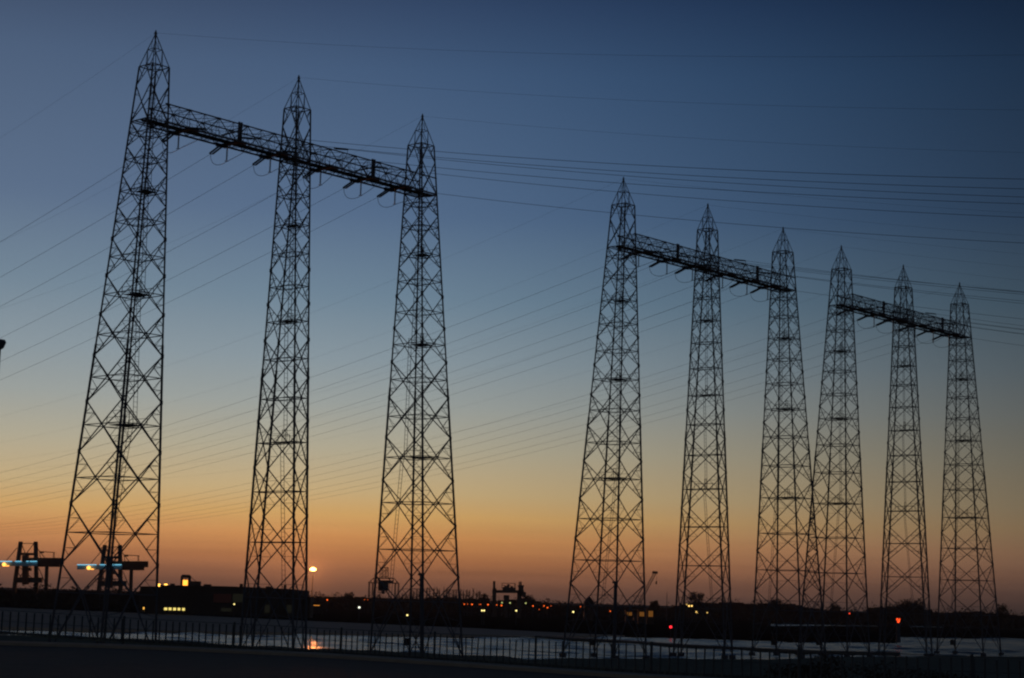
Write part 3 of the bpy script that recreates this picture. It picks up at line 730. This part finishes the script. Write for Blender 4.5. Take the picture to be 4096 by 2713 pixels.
shed(640, 1206, [(640, 2344), (760, 2346), (900, 2349), (1040, 2354), (1120, 2358), (1170, 2362), (1206, 2366)], 745, 30, 'long dark warehouse with one row of lit yellow windows at the left',
     [(657, 2431, 669, 2441, pw), (675, 2431, 686, 2441, pw), (693, 2431.5, 704, 2442, pw), (711, 2432, 721, 2442, pw), (729, 2432.5, 739, 2443, pw), (855, 2375, 925, 2412, pane_red), (932, 2375, 975, 2410, pane_dim), (885, 2432, 926, 2447, pane_dim), (1060, 2420, 1078, 2452, pane_dim), (1148, 2420, 1166, 2452, pane_dim)])
shed(1207, 1243, [(1207, 2389), (1243, 2392)], 748, 12, 'low dark shed between the long warehouse and the bright lamp mast')
wh = [o for o in S.objects if o.name == 'warehouse'][0]
for k, (px, py, w_, h_) in enumerate(((690, 2344, 1.6, 1.0), (830, 2346, 3.0, .9), (965, 2350, 1.2, 1.5), (1075, 2354, 2.4, .8), (1140, 2358, .9, 1.8))):
    q = at(px, py, 755) - Vector((wh.location.x, 745, 0)); MB().box(q + Vector((0, 0, h_ / 2)), (w_, 2, h_)).build('roof_vent', roof_m, wh)
shed(560, 640, [(560, 2349), (640, 2350)], 745, 14, 'small dark shed with two tiny lit windows left of the long warehouse', [(573, 2429, 577, 2438, mat('amber_window', (.2, .1, .05), .5, emit=(1, .5, .08), es=1.6)), (623, 2430, 627, 2440, MAT['amber_window'])])
# glow patches: three sheds, lamplight on their fronts made of glowing panels
gw = mat('orange_front_glow', (.2, .1, .05), .6, emit=(1.0, .38, .06), es=.16)
for k, (x0, y0, x1, y1) in enumerate([(2508, 2449, 2528, 2463), (2558, 2448, 2577, 2466), (2594, 2444, 2612, 2468)]):
    Y = 880; A = at(x0, y0, Y); B = at(x1, y1, Y); c = Vector(((A.x + B.x) / 2, Y, 0)); root = empty('kiosk', c); tag(root, f'small hut with orange-lit front, {["left", "middle", "right"][k]} of three behind the middle gantry', 'hut', 'huts with orange-lit fronts')
    w_ = B.x - A.x; top_ = A.z
    MB().box((0, 2.5, top_ / 2 + .3), (w_ + 1.2, 4.6, top_ + .8)).build('wall', wall_m, root)
    MB().bar((-w_ / 2 - 1, 2.4, top_ + .9), (w_ / 2 + 1, 2.4, top_ + .9), 5.4, .3).build('roof', roof_m, root)
    for q in range(3):
        MB().box((-w_ / 2 + w_ * (q + .5) / 3, .12, (A.z + max(.3, B.z)) / 2), (w_ / 3 - .18, .08, A.z - max(.3, B.z))).build('window', gw, root)
# gabled house
Y = 1000; A = at(2345, 2405, Y); B = at(2372, 2386, Y); root = empty('gabled_house', (at(2357, 2400, Y).x, Y, 0)); tag(root, 'dark house with a steep pointed gable left of middle gantry base', 'house')
hw = 2.6; zt = B.z; ze = zt - 3.2; mb = MB()
mb.v += [Vector(q) for q in ((-hw, 0, 0), (hw, 0, 0), (hw, 0, ze), (0, 0, zt), (-hw, 0, ze), (-hw, 9, 0), (hw, 9, 0), (hw, 9, ze), (0, 9, zt), (-hw, 9, ze))]
mb.f += [(0, 1, 2, 3, 4), (9, 8, 7, 6, 5), (1, 6, 7, 2), (0, 4, 9, 5)]; mb.build('wall', wall_m, root)
MB().bar((-hw - .4, 4.5, ze - .3), (0, 4.5, zt + .15), 9.8, .2).bar((hw + .4, 4.5, ze - .3), (0, 4.5, zt + .15), 9.8, .2).build('roof', roof_m, root)
MB().box((0, -.05, ze * .6), (1.2, .08, 1.4)).build('window', pane_red, root)
# lit loader behind the shed
Y = 860; c = at(740, 2345, Y); root = empty('ship_loader', (c.x, Y, 0)); tag(root, 'small loading tower with orange-lit window above the warehouse roof', 'loader'); o = Vector((c.x, Y, 0))
P = lambda x, y, dy=0: at(600 + x / 3.057, 2200 + y / 3.057, Y) - o + Vector((0, dy, 0))
m_ = MB().bar(P(393, 320), Vector((P(385, 450).x, 0, 0)), 1.1).bar(P(485, 320), Vector((P(490, 450).x, 0, 0)), 1.2)
m_.build('leg', crane_paint, root)
m_ = MB().bar(P(385, 328), P(495, 328), 1.2).bar(P(400, 308), P(480, 312), .4)
for x in (395, 430, 455, 480): m_.bar(P(x, 300), P(x, 330), .25)
m_.bar(P(420, 340), P(460, 375), .25).bar(P(460, 340), P(420, 375), .25).bar(P(490, 322), P(560, 385), .22); m_.build('head_frame', crane_paint, root)
MB().box(P(437, 412, -.2), (3.6, 1.6, 3.4)).build('cabin', crane_rust, root)
MB().box(P(436, 404, -1.1), (2.3, .1, 2.7)).build('window', mat('hot_window', (.3, .1, .05), .5, emit=(1.0, .36, .04), es=2.6), root)
MB().box(P(552, 418), (5.2, 3, 2.7)).build('hopper', crane_paint, root)
for px, nm in ((635, 'left'), (663, 'right')):
    light(px, 2341, 770, .78, (1.0, .50, .08), 3.4, f'{nm} of two amber lamps at the left end of the warehouse roof', 'yard_lamp', 'amber lamps by the warehouse', cat='yard lamp')
# orange streak: lamplight on the far quay wall, drawn as a glowing strip
A = at(1233, 2420, 900); B = at(1292, 2421, 900); root = MB().box((0, 0, A.z / 2), (B.x - A.x, .8, max(.6, A.z))).build('quay_barrier', wall_m); root.location = ((A.x + B.x) / 2, 900, 0); tag(root, 'low barrier with an orange lit edge below the bright lamp mast', 'barrier')
MB().box((-.5, -.45, A.z - .15), ((B.x - A.x) * .7, .08, .22)).build('glow_strip', mat('lamplight_streak', (.3, .1, .02), .5, emit=(1.0, .36, .05), es=1.1), root)

# lattice loader
Y = 1000; c = at(1535, 2385, Y); root = empty('lattice_loader', (c.x, Y, 0)); tag(root, 'spindly lattice loading tower with a dark hopper, left of right mast of left gantry', 'loader'); o = Vector((c.x, Y, 0))
P = lambda x, y, dy=0: at(1200 + x / 3.057, 2200 + y / 3.057, Y) - o + Vector((0, dy, 0))
fr = MB()
for a, b, w_ in (((985, 217), (1078, 217), .45), ((985, 217), (975, 345), .35), ((1078, 217), (1078, 345), .4), ((1000, 217), (1000, 345), .25), ((1060, 217), (1055, 345), .25), ((985, 250), (1078, 250), .2), ((985, 300), (1078, 225), .25), ((1070, 260), (985, 345), .2),
              ((900, 345), (1150, 348), .6), ((900, 348), (835, 402), .4), ((1150, 348), (1205, 408), .4), ((835, 402), (1205, 408), .5), ((905, 345), (905, 410), .25), ((1140, 345), (1140, 410), .3), ((960, 345), (940, 405), .25), ((1090, 345), (1110, 405), .25)):
    fr.bar(P(*a), P(*b), w_)
for a, b in (((985, 345), (905, 405)), ((1075, 345), (1140, 405)), ((900, 378), (1150, 380)), ((975, 375), (1095, 375)), ((870, 375), (870, 405)), ((1180, 380), (1180, 408)), ((1015, 217), (1015, 345)), ((1042, 217), (1042, 345)), ((985, 325), (1078, 325))): fr.bar(P(*a), P(*b), .32)
fr.build('upper_frame', crane_paint, root)
for x in (842, 885, 1160, 1200):
    m_ = MB(); m_.bar(P(x, 405), Vector((P(x, 405).x, 0, 0)), .35).bar(P(x + 14, 405), Vector((P(x + 14, 405).x, 0, 0)), .25)
    for k in range(6): m_.bar(P(x, 410 + k * 24), P(x + 14, 434 + k * 24), .18).bar(P(x + 14, 410 + k * 24), P(x, 434 + k * 24), .18)
    m_.build('leg', crane_paint, root)
ho = MB(); cz = P(1018, 450)
ho.box(P(1020, 430), (5.6, 4, 4.6)).box(P(1018, 478), (5.0, 4, 2.2)).box(P(1058, 393), (6.4, 3, 1.3)).bar(P(1018, 490), P(1018, 540), 1.6, 1.4).bar(P(950, 492), P(1085, 490), .5).bar(P(950, 517), P(1060, 517), .4)
ho.build('hopper', crane_paint, root)

# portal crane
Y = 1000; c = at(2035, 2400, Y); root = empty('portal_crane', (c.x, Y, 0)); tag(root, 'squat dark portal crane with two towers and machinery on its beam', 'crane'); o = Vector((c.x, Y, 0))
P = lambda x, y, dy=0: at(1800 + x / 3.057, 2200 + y / 3.057, Y) - o + Vector((0, dy, 0))
MB().bar(P(545, 470), Vector((P(545, 470).x, 0, 0)), 2.0, 2.2).bar(P(522, 500), P(570, 500), 2, 1.6).build('leg', crane_paint, root)
MB().bar(P(850, 500), Vector((P(850, 500).x, 0, 0)), 3.0, 2.6).build('leg', crane_paint, root)
MB().bar(P(515, 508), P(905, 512), 2.2, 1.6).build('beam', crane_paint, root)
MB().bar(P(540, 382), P(540, 490), 1.3).build('tower', crane_paint, root)
m_ = MB().bar(P(848, 390), P(848, 500), .7).bar(P(868, 386), P(868, 500), .8).bar(P(868, 438), P(868, 560), 3.0, 2.9).box(P(905, 545), (2.2, 2, 2.8)).bar(P(828, 440), P(905, 440), .8); m_.build('tower', crane_paint, root)
m_ = MB().box(P(722, 478), (7.4, 3, 1.6)).box(P(712, 440), (1.4, 1.4, 1.7)).box(P(755, 460), (1.6, 1.6, 1.5)).box(P(690, 456), (2.4, 2, 1.2)).box(P(665, 468), (1.8, 2, 1.2)).bar(P(712, 418), P(712, 450), .3).bar(P(700, 425), P(745, 436), .25); m_.build('machinery', crane_paint, root)
m_ = MB()
for a, b in (((635, 408), (800, 410)), ((635, 408), (635, 470)), ((800, 410), (800, 480)), ((635, 430), (690, 440)), ((790, 410), (790, 480))): m_.bar(P(*a), P(*b), .28)
m_.build('gallery_frame', crane_paint, root)
MB().box(P(690, 580, 1), (3.2, 2, 2.4)).bar(P(690, 600), Vector((P(690, 600).x, 0, 0)), 2.4, 2).build('hopper', crane_paint, root)

# mobile crane jib with hook
Y = 1050; root_p = at(2560, 2420, Y); root = empty('mobile_crane', (root_p.x, Y, 0)); tag(root, 'pale slanting lattice crane jib with a hanging hook, right of middle gantry left mast', 'crane'); o = Vector((root_p.x, Y, 0))
P = lambda x, y, dy=0: at(2400 + x / 3.057, 2200 + y / 3.057, Y) - o + Vector((0, dy, 0))
m_ = MB(); a0, a1, b0, b1 = P(500, 640), P(662, 285), P(470, 620), P(645, 290)
a0b = P(540, 520); 
m_.bar(P(500, 650), P(690, 280), .32).bar(P(468, 640), P(660, 270), .3)
for k in range(16):
    t0, t1 = k / 16, (k + 1) / 16; m_.bar(mid_(P(500, 650), P(690, 280), t0), mid_(P(468, 640), P(660, 270), t1), .2).bar(mid_(P(468, 640), P(660, 270), t0), mid_(P(500, 650), P(690, 280), t1), .2)
m_.build('jib', mat('pale_jib', (.22, .20, .17), .7), root)
MB().box(P(672, 276), (3.2, 1.2, 1.4)).build('jib_head', crane_paint, root)
MB().bar(P(695, 285), P(690, 390), .12).box(P(688, 402), (.8, .8, 1.8)).build('hook', crane_paint, root)
MB().box((P(485, 680).x, 0, 1.6), (7, 3, 3.2)).build('body', crane_paint, root)
# thin radio mast
Y = 1100; p = at(2668, 2368, Y); root = empty('radio_mast', (p.x, Y, 0)); tag(root, 'thin dark mast on the shore between the mobile crane and big tree', 'mast')
m_ = MB().tube([(0, 0, 0), (0, 0, p.z)], [.35, .12], 6); m_.bar((-.7, 0, p.z * .8), (.7, 0, p.z * .8), .12).bar((-.5, 0, p.z * .9), (.5, 0, p.z * .9), .1); m_.build('pole', steel, root)

# ---------------------------------------------------------------- evening haze over river and harbour
hz_m = bpy.data.materials.new('evening_haze'); hz_m.use_nodes = True; t = hz_m.node_tree; t.nodes.clear()
pv = t.nodes.new('ShaderNodeVolumePrincipled'); pv.inputs['Color'].default_value = (.86, .88, .92, 1); pv.inputs['Density'].default_value = .00005; pv.inputs['Anisotropy'].default_value = .35
ou = t.nodes.new('ShaderNodeOutputMaterial'); t.links.new(pv.outputs[0], ou.inputs['Volume'])
hb = MB(); hb.box((0, 3550, 54), (10400, 9200, 118)); tag(hb.build('haze', hz_m), 'thin evening haze over the harbour', 'haze', kind='stuff')
